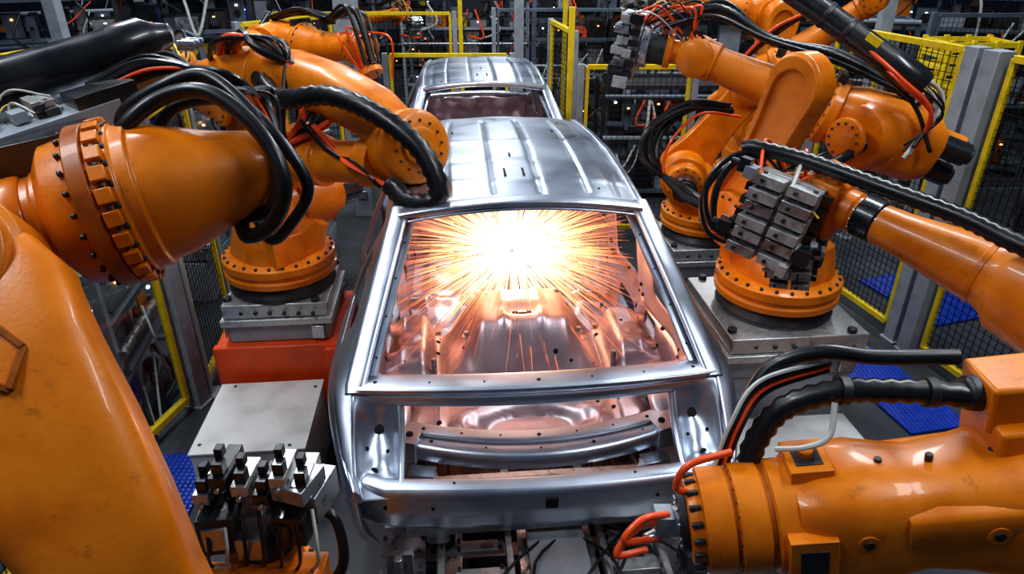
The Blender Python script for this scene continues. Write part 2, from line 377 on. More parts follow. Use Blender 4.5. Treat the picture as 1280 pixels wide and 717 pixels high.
        loft(p,[((sg*.595,lerp(-.02,-.36,t)+.02*math.sin(math.pi*t),lerp(1.45,1.17,t)-.04*math.sin(math.pi*t)),.014,.02) for t in [i/8 for i in range(9)]],BODY,12,3)
        for u,v,rr in ((.5,.35,.024),(.75,.55,.010),(.6,.75,.016),(.3,.6,.008)):
            q=V(lp(u,v)); cyl(p,q+V((0,-.004,.003)),q+V((0,-.010,.008)),rr,HOL,16)
        parts.append((p,dict(bevel=.003)))
        p=Part('floor_rail_'+nm)
        loft(p,[((sg*.46,-.3,.90),.05,.06),((sg*.46,.1,.86),.05,.06),((sg*.5,.8,.80),.05,.05),((sg*.5,3.1,.80),.05,.05)],STL,12,6)
        loft(p,[((sg*.80,.55,.82),.07,.08),((sg*.80,3.1,.82),.07,.08)],BODY,12,5); parts.append((p,{}))
    p=Part('roof_panel')
    def rf(x,y):
        xt,zt=top(y); z=zt+.05*(1-x**4)*.9
        for c in (.20,.60,.84): z-=.009*math.exp(-((abs(x)-c)/.02)**2)*(1 if .82<y<2.4 else 0)
        z+=.008*math.exp(-((y-1.02)/.02)**2)+.006*math.exp(-((y-1.75)/.03)**2)-.006*math.exp(-((y-1.35)/.02)**2)
        return (x*(xt-.01),y,z)
    grid(p,[-1+i/40 for i in range(81)],[.72+1.83*j/60 for j in range(61)],rf,BODY,flip=True); parts.append((p,{}))
    p=Part('roof_slot_marks')  # black bars and discs on the skin stand in for shaded slots
    for x,y,l in ((-.05,1.15,.13),(.05,1.15,.13),(0,1.45,.07),(-.33,2.0,.05),(.33,2.0,.05)):
        q=V(rf(x/.6,y)); box(p,q+V((0,0,.001)),(.012,l,.005),HOL)
    for x in (-.42,.42):
        for y in (.9,2.3): q=V(rf(x/.6,y)); cyl(p,q,q+V((0,0,.004)),.007,HOL,10)
    parts.append((p,{}))
    def cross(nm,y0,z0,hw,bowz,bowy,w,h,m=BODY,n=16,e=4,holes=0,hm=HOL):
        p=Part(nm); S=[]
        for i in range(21):
            t=-1+i/10; S.append(((t*hw,y0-bowy*(1-t*t),z0+bowz*(1-t*t)),w,h))
        loft(p,S,m,n,e,up=(0,0,1))
        for i in range(holes):
            t=-.88+1.76*i/(holes-1); q=V((t*hw,y0-bowy*(1-t*t)-w*.15,z0+bowz*(1-t*t)+h)); cyl(p,q-V((0,0,.002)),q+V((0,0,.002)),.005 if i%3 else .009,hm,10)
        return p
    parts.append((cross('rear_header',.715,1.995,.60,.055,.02,.055,.016),{}))
    parts.append((cross('rear_header_flange',.665,1.975,.56,.055,.02,.02,.006),{}))
    parts.append((cross('front_header',2.57,1.955,.57,.05,-.02,.05,.016),{}))
    parts.append((cross('cowl_bar',3.1,1.44,.74,.03,-.06,.06,.03),{}))
    parts.append((cross('parcel_shelf_bar',.03,1.472,.80,.02,.08,.064,.018,holes=7),{}))
    parts.append((cross('parcel_shelf_flange',.095,1.455,.76,.02,.08,.03,.006),{}))
    parts.append((cross('parcel_shelf_lip',-.040,1.435,.70,.02,.08,.012,.026),{}))
    parts.append((cross('rear_cross_beam',-.05,1.18,.54,.01,.12,.055,.045,holes=5),{}))
    parts.append((cross('rear_cross_beam_cap',.015,1.235,.58,.01,.12,.035,.008,holes=7),{}))
    for sg in (-1,1):
        p=Part('cross_beam_bracket_%s'%('left' if sg<0 else 'right')); box(p,(sg*.57,-.05,1.19),(.09,.12,.11),BODY,rz=sg*.3); box(p,(sg*.63,.02,1.17),(.14,.16,.03),BODY,rz=sg*.2)
        cyl(p,(sg*.57,-.05,1.24),(sg*.57,-.05,1.252),.016,HOL,12)
        box(p,(sg*.52,-.16,1.05),(.12,.07,.16),BODY,rz=sg*.2); box(p,(sg*.30,-.20,.98),(.08,.10,.10),STL)
        for k in range(3): cyl(p,(sg*.52,-.20,1.0+.05*k),(sg*.52,-.206,1.0+.05*k),.010,HOL,10)
        parts.append((p,dict(bevel=.008)))
    p=Part('rear_panel')
    def rp(t,v):
        x=t*.78; y=-.33-.055*(1-t*t)+.05*max(0,abs(t)-.85)/.15; pro=[(0,.07,1.205),(.12,0,1.205),(.2,-.012,1.19),(.55,-.015,1.10),(.7,.0,1.05),(.85,.012,1.0),(1,.05,.955)]
        for i in range(len(pro)-1):
            if v<=pro[i+1][0]+1e-6:
                k=(v-pro[i][0])/(pro[i+1][0]-pro[i][0]); return (x,y+lerp(pro[i][1],pro[i+1][1],k),lerp(pro[i][2],pro[i+1][2],k)-.012*math.exp(-((abs(t)-.5)/.12)**4)*(v>.5))
    grid(p,[-1+i/30 for i in range(61)],[0,.06,.12,.2,.3,.42,.55,.62,.7,.78,.85,.93,1],rp,BODY,flip=True); parts.append((p,dict(solid=.012,sub=1)))
    p=Part('rear_panel_hole_marks')  # solid black box and discs stand in for dark openings
    q=V(rp(-.0,.4)); box(p,q+V((.02,-.008,0)),(.05,.012,.05),HOL)
    for t in (-.85,-.6,.6,.85):
        q=V(rp(t,.45)); cyl(p,q+V((0,-.004,0)),q+V((0,-.010,0)),.008,HOL,12)
    for t in (-.5,.5):
        q=V(rp(t*.97,.06)); cyl(p,q+V((0,0,.005)),q+V((0,0,.009)),.006,HOL,8)
    parts.append((p,{}))
    p=Part('seat_pan')
    def tp(x,y):
        ax=abs(x); z=1.06+.05*sm(0,.25,y)
        hump=sm(.32,.60,y)*(1-sm(.90,1.05,y)); dome=1-sm(.20,.42,ax)
        z+=hump*(.07+.27*dome); z+=hump*.13*sm(.46,.53,ax)*(1-.4*sm(.62,.72,ax))
        z-=sm(.9,1.1,y)*.22
        z+=.018*math.exp(-((ax-.10)/.02)**2)*hump*sm(.5,.6,y)-.018*math.exp(-((ax-.27)/.02)**2)*hump
        d=math.hypot(x*.70,(y-.18)*1.6); z-=.055*(1-sm(.14,.2,d)); z+=.018*math.exp(-((d-.24)/.02)**2)
        z+=.012*math.exp(-((ax-.44)/.015)**2)+.01*math.exp(-((y-.50)/.012)**2)*(1-dome)
        z-=.03*math.exp(-((x/.1)**2+((y-.7)/.06)**2)**2)
        z-=.03*hump*math.exp(-((ax-.43)/.02)**2)+.015*hump*math.exp(-(((ax-.60)/.05)**2+((y-.66)/.06)**2)**2)
        z+=.008*math.sin(y*60)*math.exp(-((ax-.28)/.03)**2)*(y<.5)
        return (x,y,z)
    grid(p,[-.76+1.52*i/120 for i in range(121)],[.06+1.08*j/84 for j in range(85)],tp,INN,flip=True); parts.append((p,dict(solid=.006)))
    p=Part('seat_pan_fittings'); r=random.Random(3)
    for i in range(34):
        x=r.choice([-1,1])*r.uniform(.08,.70); y=r.uniform(.08,.90); q=V(tp(x,y)); e=.01; nn=V((tp(x-e,y)[2]-tp(x+e,y)[2],tp(x,y-e)[2]-tp(x,y+e)[2],2*e)).normalized()
        cyl(p,q-nn*.002,q+nn*.005,r.choice([.006,.007,.01,.014]),HOL,10)
    for x,y in ((-.5,.12),(.5,.12),(-.6,.3),(.6,.3),(-.3,.62),(.3,.62),(-.4,.10),(.42,.10)):
        q=V(tp(x,y)); cyl(p,q,q+V((0,0,.03)),.012,STL,8); cyl(p,q,q+V((0,0,.006)),.022,STL,12)
    zt=tp(0,.66)[2]; box(p,(0,.66,zt+.005),(.10,.035,.02),HOL); box(p,(0,.66,zt+.018),(.05,.02,.012),STL)
    for sg in (-1,1):
        box(p,(sg*.5,.93,1.14),(.12,.05,.12),INN); cyl(p,(sg*.5,.9,1.16),(sg*.5,.898,1.16),.03,HOL,12)
        cyl(p,(sg*.47,.5,1.16),(sg*.47,.5,1.28),.014,STL,10)
    parts.append((p,dict(bevel=.002)))
    p=Part('floor_pan')
    def fp(x,y):
        z=.86+.13*math.exp(-(x/.13)**4)
        for c in (.32,.55): z+=.02*math.exp(-((abs(x)-c)/.03)**2)
        z+=.05*math.exp(-((y-1.9)/.07)**4)*(1 if abs(x)<.7 else 0)+.012*math.sin(y*22)*math.exp(-((abs(x)-.43)/.07)**2)
        return (x,y,z)
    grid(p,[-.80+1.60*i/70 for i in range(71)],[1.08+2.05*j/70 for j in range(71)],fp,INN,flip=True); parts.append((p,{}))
    p=Part('firewall'); grid(p,[-.76+1.52*i/30 for i in range(31)],[.86+.58*j/14 for j in range(15)],lambda x,z:(x,3.1+.03*math.sin(x*14)*math.sin(z*16),z),INN); parts.append((p,dict(solid=.01)))
    p=Part('rear_frame_rails')
    bar(p,(-.6,-.22,.86),(.6,-.22,.86),.07,.05,STL)
    box(p,(-.35,-.24,.95),(.14,.1,.05),DST); box(p,(.3,-.22,.95),(.2,.1,.05),DST)
    for x in (-.5,-.15,.2,.5): bar(p,(x,-.3,.95),(x,.1,.95),.04,.04,STL)
    bar(p,(-.55,-.08,.99),(.55,-.08,.99),.04,.03,STL)
    parts.append((p,dict(bevel=.004)))
    return parts
CP=car()
e1=empty('car_body_shell',(.11,2.5,0),(0,0,math.radians(5)))
obs=[]
for p,kw in CP:
    o=p.build(e1,world=False,**kw); obs.append(o)
e2=empty('car_body_shell.001',(-.215,6.25,-.12),(0,0,math.radians(5)))
for o in obs:
    c=o.copy(); c.parent=e2; sc.collection.objects.link(c)
# ================================================================ CONVEYOR
E=empty('skid_conveyor',(.11,2.5,0),(0,0,math.radians(5)))
P=Part('bed'); r=random.Random(11); yc=2.75; LL=7.5
for x in (-.42,.42):
    box(P,(x,yc,.60),(.12,LL,.12),STL); box(P,(x,yc,.3),(.16,LL,.45),DST)
for x in (-.70,.70): box(P,(x,yc,.40),(.12,LL,.16),GRY)
for i in range(26):
    y=-.95+i*.29
    box(P,(0,y,.50),(1.4,.08,.06),STL if i%2 else GRY)
    for x in (-.6,-.25,.0,.22,.62): box(P,(x+r.uniform(-.04,.04),y+.1,.55),(r.uniform(.05,.15),r.uniform(.06,.14),r.uniform(.04,.12)),r.choice([STL,ALU,DST,GRY,BPL]))
box(P,(.06,-.40,.80),(.26,.34,.03),GRY); box(P,(.06,-.40,.75),(.34,.46,.05),STL)
for x,y,w,d in ((-.62,-.42,.20,.6),(.62,-.42,.24,.6),(.40,-.60,.30,.10),(-.30,-.60,.25,.10),(.40,-.42,.26,.07),(-.28,-.42,.22,.07),(-.28,-.26,.22,.06),(.4,-.25,.24,.06)):
    box(P,(x,y,.75),(w,d,.03),ALU if abs(x)<.5 else STL)
    for i in (-1,1):
        for j in (-1,1): cyl(P,(x+i*w*.42,y+j*d*.38,.76),(x+i*w*.42,y+j*d*.38,.785),.009,DST,8)
for x in (-.15,.27,-.45,.52): box(P,(x,-.4,.77),(.03,.66,.06),ALU)
for x in (-.62,.64):
    box(P,(x,-.45,.82),(.10,.12,.12),DST); cyl(P,(x,-.45,.86),(x,-.45,.93),.02,STL,10); box(P,(x-.0,-.52,.86),(.05,.05,.05),BPL)
for x in (-.45,.45):
    for y in (-.1,.9,2.0,2.9,3.6,5,6):
        box(P,(x,y,.69),(.12,.12,.14),DST); cyl(P,(x,y,.7),(x,y,.79),.03,STL,12)
for k in range(6): tube(P,[(r.uniform(-.6,.6),-.9,.62),(r.uniform(-.6,.6),-.5,.84),(r.uniform(-.6,.6),.0,.7)],.008,r.choice([BLK,BLK,BLK,RED]),6,8)
for x in (-.42,.42):
    for y in range(-1,7): box(P,(x,y+.2,.05),(.3,.2,.1),DST)
P.build(E,.004,world=False)
# ================================================================ SPARKS
SC=V((.0,3.72,1.55))
SPK=bpy.data.materials.new('glowing_spark'); SPK.use_nodes=True; n=SPK.node_tree.nodes; l=SPK.node_tree.links; n.clear()
o=n.new('ShaderNodeOutputMaterial'); em=n.new('ShaderNodeEmission'); tc=n.new('ShaderNodeTexCoord'); vl=n.new('ShaderNodeVectorMath'); vl.operation='LENGTH'
cr=n.new('ShaderNodeValToRGB'); cr.color_ramp.elements[0].position=.14; cr.color_ramp.elements[0].color=(1,.82,.56,1); cr.color_ramp.elements[1].position=.70; cr.color_ramp.elements[1].color=(1,.23,.08,1)
e_=cr.color_ramp.elements.new(.38); e_.color=(1,.52,.24,1)
mr=n.new('ShaderNodeMapRange'); mr.inputs['From Min'].default_value=0; mr.inputs['From Max'].default_value=.65; mr.inputs['To Min'].default_value=5; mr.inputs['To Max'].default_value=1.4
l.new(tc.outputs['Object'],vl.inputs[0]); l.new(vl.outputs['Value'],cr.inputs['Fac']); l.new(vl.outputs['Value'],mr.inputs['Value'])
l.new(cr.outputs['Color'],em.inputs['Color']); l.new(mr.outputs['Result'],em.inputs['Strength']); l.new(em.outputs[0],o.inputs[0])
E=empty('weld_spark_burst',SC); P=Part('spark_streaks'); r=random.Random(2)
for i in range(1500):
    a=r.uniform(0,2*math.pi); el_=r.gauss(.12,.6); d=V((math.cos(a)*math.cos(el_),math.sin(a)*math.cos(el_),math.sin(el_)*.85))
    L=min(1.1,.38+abs(r.gauss(.28,.28))); lim=.70/max(.01,abs(d.x)); L=min(L,lim*r.uniform(.82,1.0))
    if d.z>.1: L=min(L,.46/d.z)
    if d.z<-.1: L=min(L,.56/-d.z)
    s0=r.uniform(.2,.75)*L if r.random()<.55 else .05
    w=r.uniform(.0008,.0024) if r.random()<.85 else .0036; pts=[]; cv=V((r.gauss(0,.06),r.gauss(0,.06),-.14+r.gauss(0,.05)))
    for k in range(6):
        t=lerp(s0,L,k/5); pts.append(SC+d*t+cv*t*t)
    vs=[];fs=[]; _,sd,u=frame(d)
    for k,q in enumerate(pts):
        ww=w*(1-.75*k/5)
        for g in range(3): an=2.094*g; vs.append(q+sd*ww*math.cos(an)+u*ww*math.sin(an))
    for k in range(5):
        for g in range(3): h=(g+1)%3; fs.append([k*3+g,k*3+h,(k+1)*3+h,(k+1)*3+g])
    P.add(vs,fs,SPK)
P.build(E)
GL=bpy.data.materials.new('weld_glow_haze'); GL.use_nodes=True; n=GL.node_tree.nodes; l=GL.node_tree.links; n.clear()  # emissive volume added to imitate the hazy glow around the spark core
o=n.new('ShaderNodeOutputMaterial'); em=n.new('ShaderNodeEmission'); tc=n.new('ShaderNodeTexCoord'); vl=n.new('ShaderNodeVectorMath'); vl.operation='LENGTH'
m1=n.new('ShaderNodeMapRange'); m1.inputs['From Min'].default_value=1; m1.inputs['From Max'].default_value=0; pw=n.new('ShaderNodeMath'); pw.operation='POWER'; pw.inputs[1].default_value=5.0
ml=n.new('ShaderNodeMath'); ml.operation='MULTIPLY'; ml.inputs[1].default_value=38
cr=n.new('ShaderNodeValToRGB'); cr.color_ramp.elements[0].color=(1,.88,.70,1); cr.color_ramp.elements[1].color=(1,.36,.20,1); cr.color_ramp.elements[1].position=.55
l.new(tc.outputs['Object'],vl.inputs[0]); l.new(vl.outputs['Value'],m1.inputs['Value']); l.new(m1.outputs[0],pw.inputs[0]); l.new(pw.outputs[0],ml.inputs[0]); l.new(ml.outputs[0],em.inputs['Strength'])
l.new(vl.outputs['Value'],cr.inputs['Fac']); l.new(cr.outputs['Color'],em.inputs['Color']); l.new(em.outputs[0],o.inputs['Volume'])
P=Part('glow_haze'); lathe(P,(0,0,-1),(0,0,1),[((1-math.cos(math.pi*i/16))/2,max(.001,math.sin(math.pi*i/16))) for i in range(17)],GL,24)
ob=P.build(E,world=False); ob.scale=(.66,.5,.36)
def light(name,kind,loc,energy,col,size=1,size_y=None,rot=(0,0,0)):
    d=bpy.data.lights.new(name,kind); d.energy=energy; d.color=col
    if kind=='AREA':
        d.size=size
        if size_y: d.shape='RECTANGLE'; d.size_y=size_y
    else: d.shadow_soft_size=size
    o=bpy.data.objects.new(name,d); o.location=loc; o.rotation_euler=rot; sc.collection.objects.link(o); return o
light('weld_arc_light','POINT',SC+V((0,0,.02)),50,(1,.30,.26),.10)
# ================================================================ ROBOTS
E=robot((-1.62,4.35,1.0),(-1.42,4.42,1.62),(-1.56,4.45,2.30),(-.62,3.72,2.28),(-.45,3.55,2.12),S=.98,plate=.74,seed=21,side=-1,arm=False)
P=Part('forearm')
A=[V(q) for q in ((-1.95,4.5,2.32),(-1.62,4.35,2.42),(-1.28,4.12,2.47),(-1.0,3.93,2.44),(-.75,3.76,2.35),(-.58,3.64,2.22))]
loft(P,[(A[0],.17,.15),(A[0].lerp(A[1],.3),.21,.19),(A[1],.21,.20),(A[2],.17,.16),(A[3],.15,.14),(A[4],.14,.14),(A[5],.13,.13)],ORG,32,2.8)
f=(A[3]-A[2]).normalized(); ring_bolts(P,A[1].lerp(A[2],.5),f,.175,18,.012,.03,DST)
lathe(P,A[1].lerp(A[2],.4),A[1].lerp(A[2],.55),[(0,.18),(.1,.205),(.9,.205),(1,.18)],ORG,36)
J=V((-.56,3.62,2.20)); jn=V((.55,-.75,.25)).normalized()
lathe(P,J-jn*.16,J+jn*.13,[(0,.12),(.1,.19),(.6,.20),(.64,.185),(.7,.185),(.75,.20),(.92,.195),(1,.16)],ORG,40)
ring_bolts(P,J+jn*.13,jn,.135,14,.009,.012,DST); lathe(P,J+jn*.13,J+jn*.16,[(0,.10),(.8,.10),(1,.08)],ORG,30)
P.build(E,.005)
P=Part('counter_arm'); a=V((-1.25,4.0,2.02)); b=V((-.72,3.66,2.10)); lathe(P,a,b,[(0,.11),(.05,.15),(.3,.15),(.32,.125),(.8,.115),(.82,.135),(1,.135)],ORG,32)
lathe(P,V((-1.62,4.28,1.92)),a,[(0,.15),(.1,.19),(.8,.17),(1,.13)],ORG,32)
for i in range(3): cyl(P,V((-1.9,4.4+.12*i-.12,2.36)),V((-2.12,4.47+.12*i-.12,2.34)),.055,BPL,18)
P.build(E,.005)
P=Part('cable_pack'); r=random.Random(12)
for k in range(10):
    o1=V((r.uniform(-.07,.07),r.uniform(-.06,.06),r.uniform(-.03,.04)))
    tube(P,[V((-1.75,4.3,2.57))+o1,V((-1.6,4.1,2.70))+o1,V((-1.35,4.0,2.68))-o1,V((-1.2,3.93,2.5))+o1,V((-1.15,3.86,2.3))+o1*2,V((-1.3,3.86,2.15))],r.choice([.010,.016,.02]),r.choice([BLK,BLK,BLK,RED]),8,8)
for k in range(5):
    o1=V((r.uniform(-.04,.04),r.uniform(-.03,.03),r.uniform(-.03,.03)))
    tube(P,[V((-1.15,3.82,2.28))+o1,V((-1.0,3.72,2.15))+o1,V((-.85,3.56,2.12))-o1,V((-.7,3.46,2.05))+o1],.009,r.choice([BLK,RED,BLK]),8,8)
P.build(E)
P=Part('corrugated_hose')
tube(P,[(-1.45,4.05,2.48),(-1.24,3.70,2.44),(-.93,3.54,2.49),(-.66,3.40,2.42),(-.44,3.28,2.27),(-.36,3.20,2.08),(-.5,3.23,2.02),(-.62,3.38,2.06)],.056,BLK,14,10,corr=.17)
tube(P,[(-.62,3.4,2.06),(-.5,3.28,2.0),(-.4,3.25,2.0),(-.38,3.3,2.1)],.02,BLK,8)
P.build(E)
P=Part('robot_pedestal'); box(P,(-1.62,4.35,.37),(.86,.8,.73),ORD,rz=.09)
for i in (-1,1): box(P,(-1.62+i*.38,3.97,.37),(.08,.06,.70),ORD,rz=.09)
P.build(None,.01)
robot((-2.15,6.2,.9),(-2.0,6.25,1.5),(-2.05,6.4,2.35),(-1.25,5.9,2.40),(-1.15,5.8,2.2),S=.95,plate=.8,seed=5,side=-1,fS=1.25,tool=False)
robot((-3.3,6.3,.7),(-3.2,6.3,1.3),(-3.3,6.2,2.1),(-2.5,5.3,2.35),(-2.4,5.1,2.3),S=.95,plate=.8,seed=6,side=-1,fS=1.2,tool=False)
E=robot((1.72,3.98,1.02),(1.62,4.1,1.68),(2.36,4.34,2.10),(1.24,4.78,2.50),(1.04,4.84,2.53),S=1.0,plate=.92,seed=9,side=1,fS=1.3)
P=Part('balancer_tube'); a=V((1.63,4.48,2.96));b=V((2.39,4.05,2.44)); lathe(P,a+(a-b)*.3,b,[(0,.06),(.1,.075),(.8,.075),(.82,.085),(.95,.085),(1,.07)],BPL,28)
for t in (.3,.45): q=a.lerp(b,t); cyl(P,q,q+(b-a)*.03,.08,DST,24)
q=a.lerp(b,.6); box(P,q+V((0,-.07,.03)),(.09,.02,.05),YEL,b-a); r=random.Random(77)
for k in range(9):
    o1=V((r.uniform(-.1,.1),r.uniform(-.05,.1),r.uniform(-.03,.05)))
    tube(P,[V((2.1,4.2,2.62))+o1,V((2.25,4.05,2.48))+o1,V((2.45,4.0,2.3))+o1,V((2.42,4.05,2.08))-o1],r.choice([.008,.013,.018]),r.choice([BLK,BLK,BLK,CWH,RED]),8,8)
P.build(E,.003)
P=Part('cable_bundle'); r=random.Random(31)
for k in range(10):
    o1=V((r.uniform(-.06,.06),r.uniform(-.08,.08),r.uniform(-.04,.06)))
    tube(P,[V((1.55,4.9,2.12))+o1,V((1.25,4.85,2.15))+o1,V((1.02,4.8,2.0))+o1*1.5,V((1.0,4.7,1.8))+o1,V((1.2,4.5,1.62))-o1,V((1.45,4.2,1.55))+o1],r.choice([.01,.016,.022]),r.choice([BLK,BLK,BLK,RED]),8,8)
P.build(E)
robot((1.75,5.85,.75),(1.5,5.75,1.36),(2.05,5.95,2.12),(2.7,5.5,2.8),(2.8,5.4,3.0),S=1.,plate=.8,seed=14,side=1,tool=False)
robot((2.5,7.0,.8),(2.4,7.0,1.5),(2.45,7.1,2.55),(1.5,6.9,2.75),(1.3,6.85,2.7),S=.95,plate=.8,seed=15,side=1,fS=1.1)
robot((-3.0,12.8,.4),(-3.0,12.8,1.0),(-2.8,12.9,1.9),(-1.9,12.2,2.1),(-1.75,12.1,2.0),S=.95,plate=.8,seed=16,side=1)
robot((4.0,12.4,.5),(4.0,12.4,1.1),(4.2,12.5,2.1),(3.3,11.9,2.4),(3.15,11.8,2.3),S=.95,plate=.8,seed=17,side=1)
P=Part('robot_pedestal.001'); box(P,(1.72,3.98,.38),(.8,.8,.75),GRY,rz=.09); P.build(None,.01)
for nm,x,y,h in (('robot_pedestal.002',-2.15,6.2,.62),('robot_pedestal.003',1.75,5.85,.47),('robot_pedestal.004',2.5,7.0,.52),('robot_pedestal.005',-3.3,6.3,.42),('robot_pedestal.006',-3.0,12.8,.13),('robot_pedestal.007',4.0,12.4,.23)):
    P=Part(nm); box(P,(x,y,h/2),(.7,.7,h),GRY); P.build(None,.01)
# ---- near-left robot (foreground)
def boltflange(p,c,ax,r0,w,m=ORG,nb=20,notch=True):
    ax=V(ax).normalized(); c=V(c)
    lathe(p,c-ax*w/2,c+ax*w/2,[(0,r0*.88),(.08,r0*.97),(.55,r0*.97),(.57,r0*.93),(.92,r0*.93),(1,r0*.88)],m,48)
    ring_bolts(p,c+ax*w/2,ax,r0*.90,nb,r0*.040,r0*.05,DST,8); ring_bolts(p,c-ax*w/2,-ax,r0*.91,nb,r0*.036,r0*.05,DST,8)
    if notch:
        _,sd,u=frame(ax)
        for i in range(nb):
            g=2*math.pi*(i+.5)/nb; rad=(sd*math.cos(g)+u*math.sin(g)); box(p,c+rad*r0*.945+ax*w*.34,(w*.42,r0*.17,r0*.09),ORG,ax,ax.cross(rad))
            rad=(sd*math.cos(2*math.pi*i/nb)+u*math.sin(2*math.pi*i/nb)); cyl(p,c+rad*r0*.92+ax*w*.34,c+rad*r0*.96+ax*w*.34,r0*.03,DST,8)
E=empty('welding_robot',(-1.25,.55,0)); P=Part('forearm')
a=V((-1.3,1.30,2.60)); b=V((-.56,1.60,2.72)); f=(b-a).normalized()
lathe(P,a,b,[(0,.10),(.1,.105),(.38,.105),(.385,.112),(.40,.112),(.405,.13),(.43,.16),(.50,.17),(.60,.172),(.605,.165),(.64,.165),(.645,.155),(.70,.15),(.84,.11),(.96,.085),(1,.07)],ORG,56)
boltflange(P,a.lerp(b,.54),f,.19,.075,ORN,nb=24)
lathe(P,a.lerp(b,.26),a.lerp(b,.36),[(0,.107),(.1,.113),(.9,.113),(1,.107)],ORG,48)
box(P,a.lerp(b,.3)+V((0,.06,.14)),(.3,.12,.08),BPL,f); P.build(E,.003)
P=Part('elbow_housing'); loft(P,[((-1.5,1.1,2.7),.16,.16),((-1.35,1.2,2.66),.19,.19),((-1.2,1.28,2.63),.18,.18),((-1.08,1.33,2.62),.13,.13)],ORG,28,3); P.build(E,.006)
P=Part('lower_arm'); nrm=V((.25,-.75,.62)).normalized()
LS=[((-.98,1.14,2.68),.10,.06),((-.95,1.10,2.63),.135,.075),((-.885,1.0,2.54),.15,.08),((-.80,.93,2.41),.145,.085),((-.715,.87,2.29),.125,.09),((-.655,.83,2.17),.105,.09),((-.62,.80,1.95),.12,.10),((-.70,.74,1.6),.18,.12),((-.95,.62,1.25),.24,.15),((-1.2,.56,1.0),.28,.17)]
loft(P,LS,ORG,40,4.5,up=nrm); P.build(E,.004)
P=Part('cast_relief')
o0=V((-.885,1.0,2.535)); t_=(V(LS[3][0])-V(LS[1][0])).normalized(); _,sd_,u_=frame(t_,nrm)
for p0,p1 in (((-.05,-.03),(.01,-.06)),((.01,-.06),(.07,-.02)),((-.03,0),(.05,.0)),((-.05,.03),(.02,.06)),((.02,.06),(.08,.03)),((-.02,.085),(.05,.095)),((-.05,-.03),(-.03,.0)),((.07,-.02),(.05,0))):
    bar(P,o0+t_*p0[0]+sd_*p0[1]+u_*.080,o0+t_*p1[0]+sd_*p1[1]+u_*.082,.012,.010,ORN,up=u_)
P.build(E,.002)
P=Part('elbow_joint'); c=V((-1.03,1.12,2.66)); lathe(P,c-nrm*.10,c+nrm*.10,[(0,.13),(.05,.15),(.8,.15),(.86,.135),(1,.13)],ORG,44); ring_bolts(P,c+nrm*.10,nrm,.11,14,.006,.006,DST); P.build(E,.004)
P=Part('base'); lathe(P,(-1.25,.5,0),(-1.25,.5,1.0),[(0,.42),(.05,.42),(.06,.36),(.3,.36),(.32,.42),(.5,.42),(.55,.36),(.8,.3),(1,.25)],ORG,40); lathe(P,(-1.5,.52,1.0),(-.95,.58,1.0),[(0,.15),(.1,.24),(.9,.24),(1,.18)],ORG,36); P.build(E,.006)
P=Part('hose_loops')
for k,(o1,rr) in enumerate(((V((0,0,0)),.018),(V((.035,.05,-.03)),.014),(V((-.03,.08,.02)),.016))):
    tube(P,[V(q)+o1*(1 if i%2 else .7) for i,q in enumerate([(-.90,1.55,2.74),(-.86,1.49,2.82),(-.78,1.53,2.885),(-.67,1.53,2.90),(-.56,1.49,2.83),(-.50,1.44,2.73),(-.54,1.45,2.63),(-.62,1.48,2.58),(-.68,1.6,2.6)])],rr,BLK,12,12)
r=random.Random(4)
for k in range(9):
    o1=V((r.uniform(-.04,.04),r.uniform(0,.12),r.uniform(-.02,.03)))
    tube(P,[V((-1.0,1.65,2.86))+o1,V((-.85,1.7,2.92))+o1,V((-.70,1.72,2.90))-o1,V((-.62,1.75,2.82))+o1,V((-.6,1.75,2.72))],r.choice([.004,.007,.010]),r.choice([RED,BLK,BLK,BLK,BLK,CWH]),7,8)
P.build(E)
P=Part('actuator_tube'); a=V((-1.35,1.50,2.86)); b=V((-.93,1.95,2.97)); lathe(P,a,b,[(0,.055),(.75,.055),(.78,.06),(.9,.06),(.95,.04),(1,.03)],BPL,30)
lathe(P,a-V((0,.05,.09)),b-V((.1,.15,.09)),[(0,.03),(1,.03)],STL,20)
box(P,(-1.08,1.56,2.80),(.34,.12,.07),GRY,b-a); box(P,(-.98,1.66,2.86),(.14,.1,.06),BPL,b-a)
for k in range(5): box(P,(-1.16+.05*k,1.50+.04*k,2.845),(.03,.05,.025),(ALU,GRY,DST)[k%3],b-a)
for k in range(3): cyl(P,b+V((.01,.02+.03*k,-.03)),b+V((.05,.04+.03*k,-.035)),.014,STL,12)
gripper(P,(-1.10,1.60,2.81),(b-a),(0,0,1),.42,91,3)
P.build(E,.003)
# ---- near-right-middle robot arm
E=empty('welding_robot',(2.75,1.7,0)); P=Part('forearm')
a=V((2.05,1.74,2.05)); b=V((1.38,2.64,2.21)); f=(b-a).normalized(); _,fs_,fu=frame(f)
lathe(P,a,b,[(0,.22),(.25,.215),(.26,.205),(.3,.205),(.31,.20),(.44,.175),(.47,.14),(.5,.125),(.52,.12),(.56,.12),(.8,.085),(1,.075)],ORG,44)
boltflange(P,a.lerp(b,.53),f,.128,.045,nb=16,notch=False)
lathe(P,b-f*.14,b-f*.05,[(0,.08),(.1,.088),(.9,.088),(1,.08)],BPL,28)
lathe(P,b-f*.05,b+f*.14,[(0,.07),(.1,.085),(.5,.085),(.6,.07),(1,.07)],ORG,28); ring_bolts(P,b-f*.145,f,.075,12,.007,.1,STL)
P.build(E,.004)
P=Part('wrist'); w=V((1.30,2.70,2.20)); u=V((.1,-.1,1)).normalized(); box(P,w+V((0,0,.02)),(.16,.14,.22),ORG,f,fs_); box(P,w+V((.02,0,.14)),(.12,.12,.08),ORG,f,fs_)
lathe(P,w-u*.13,w+u*.12,[(0,.05),(.05,.08),(.95,.08),(1,.05)],ORG,26); P.build(E,.012)
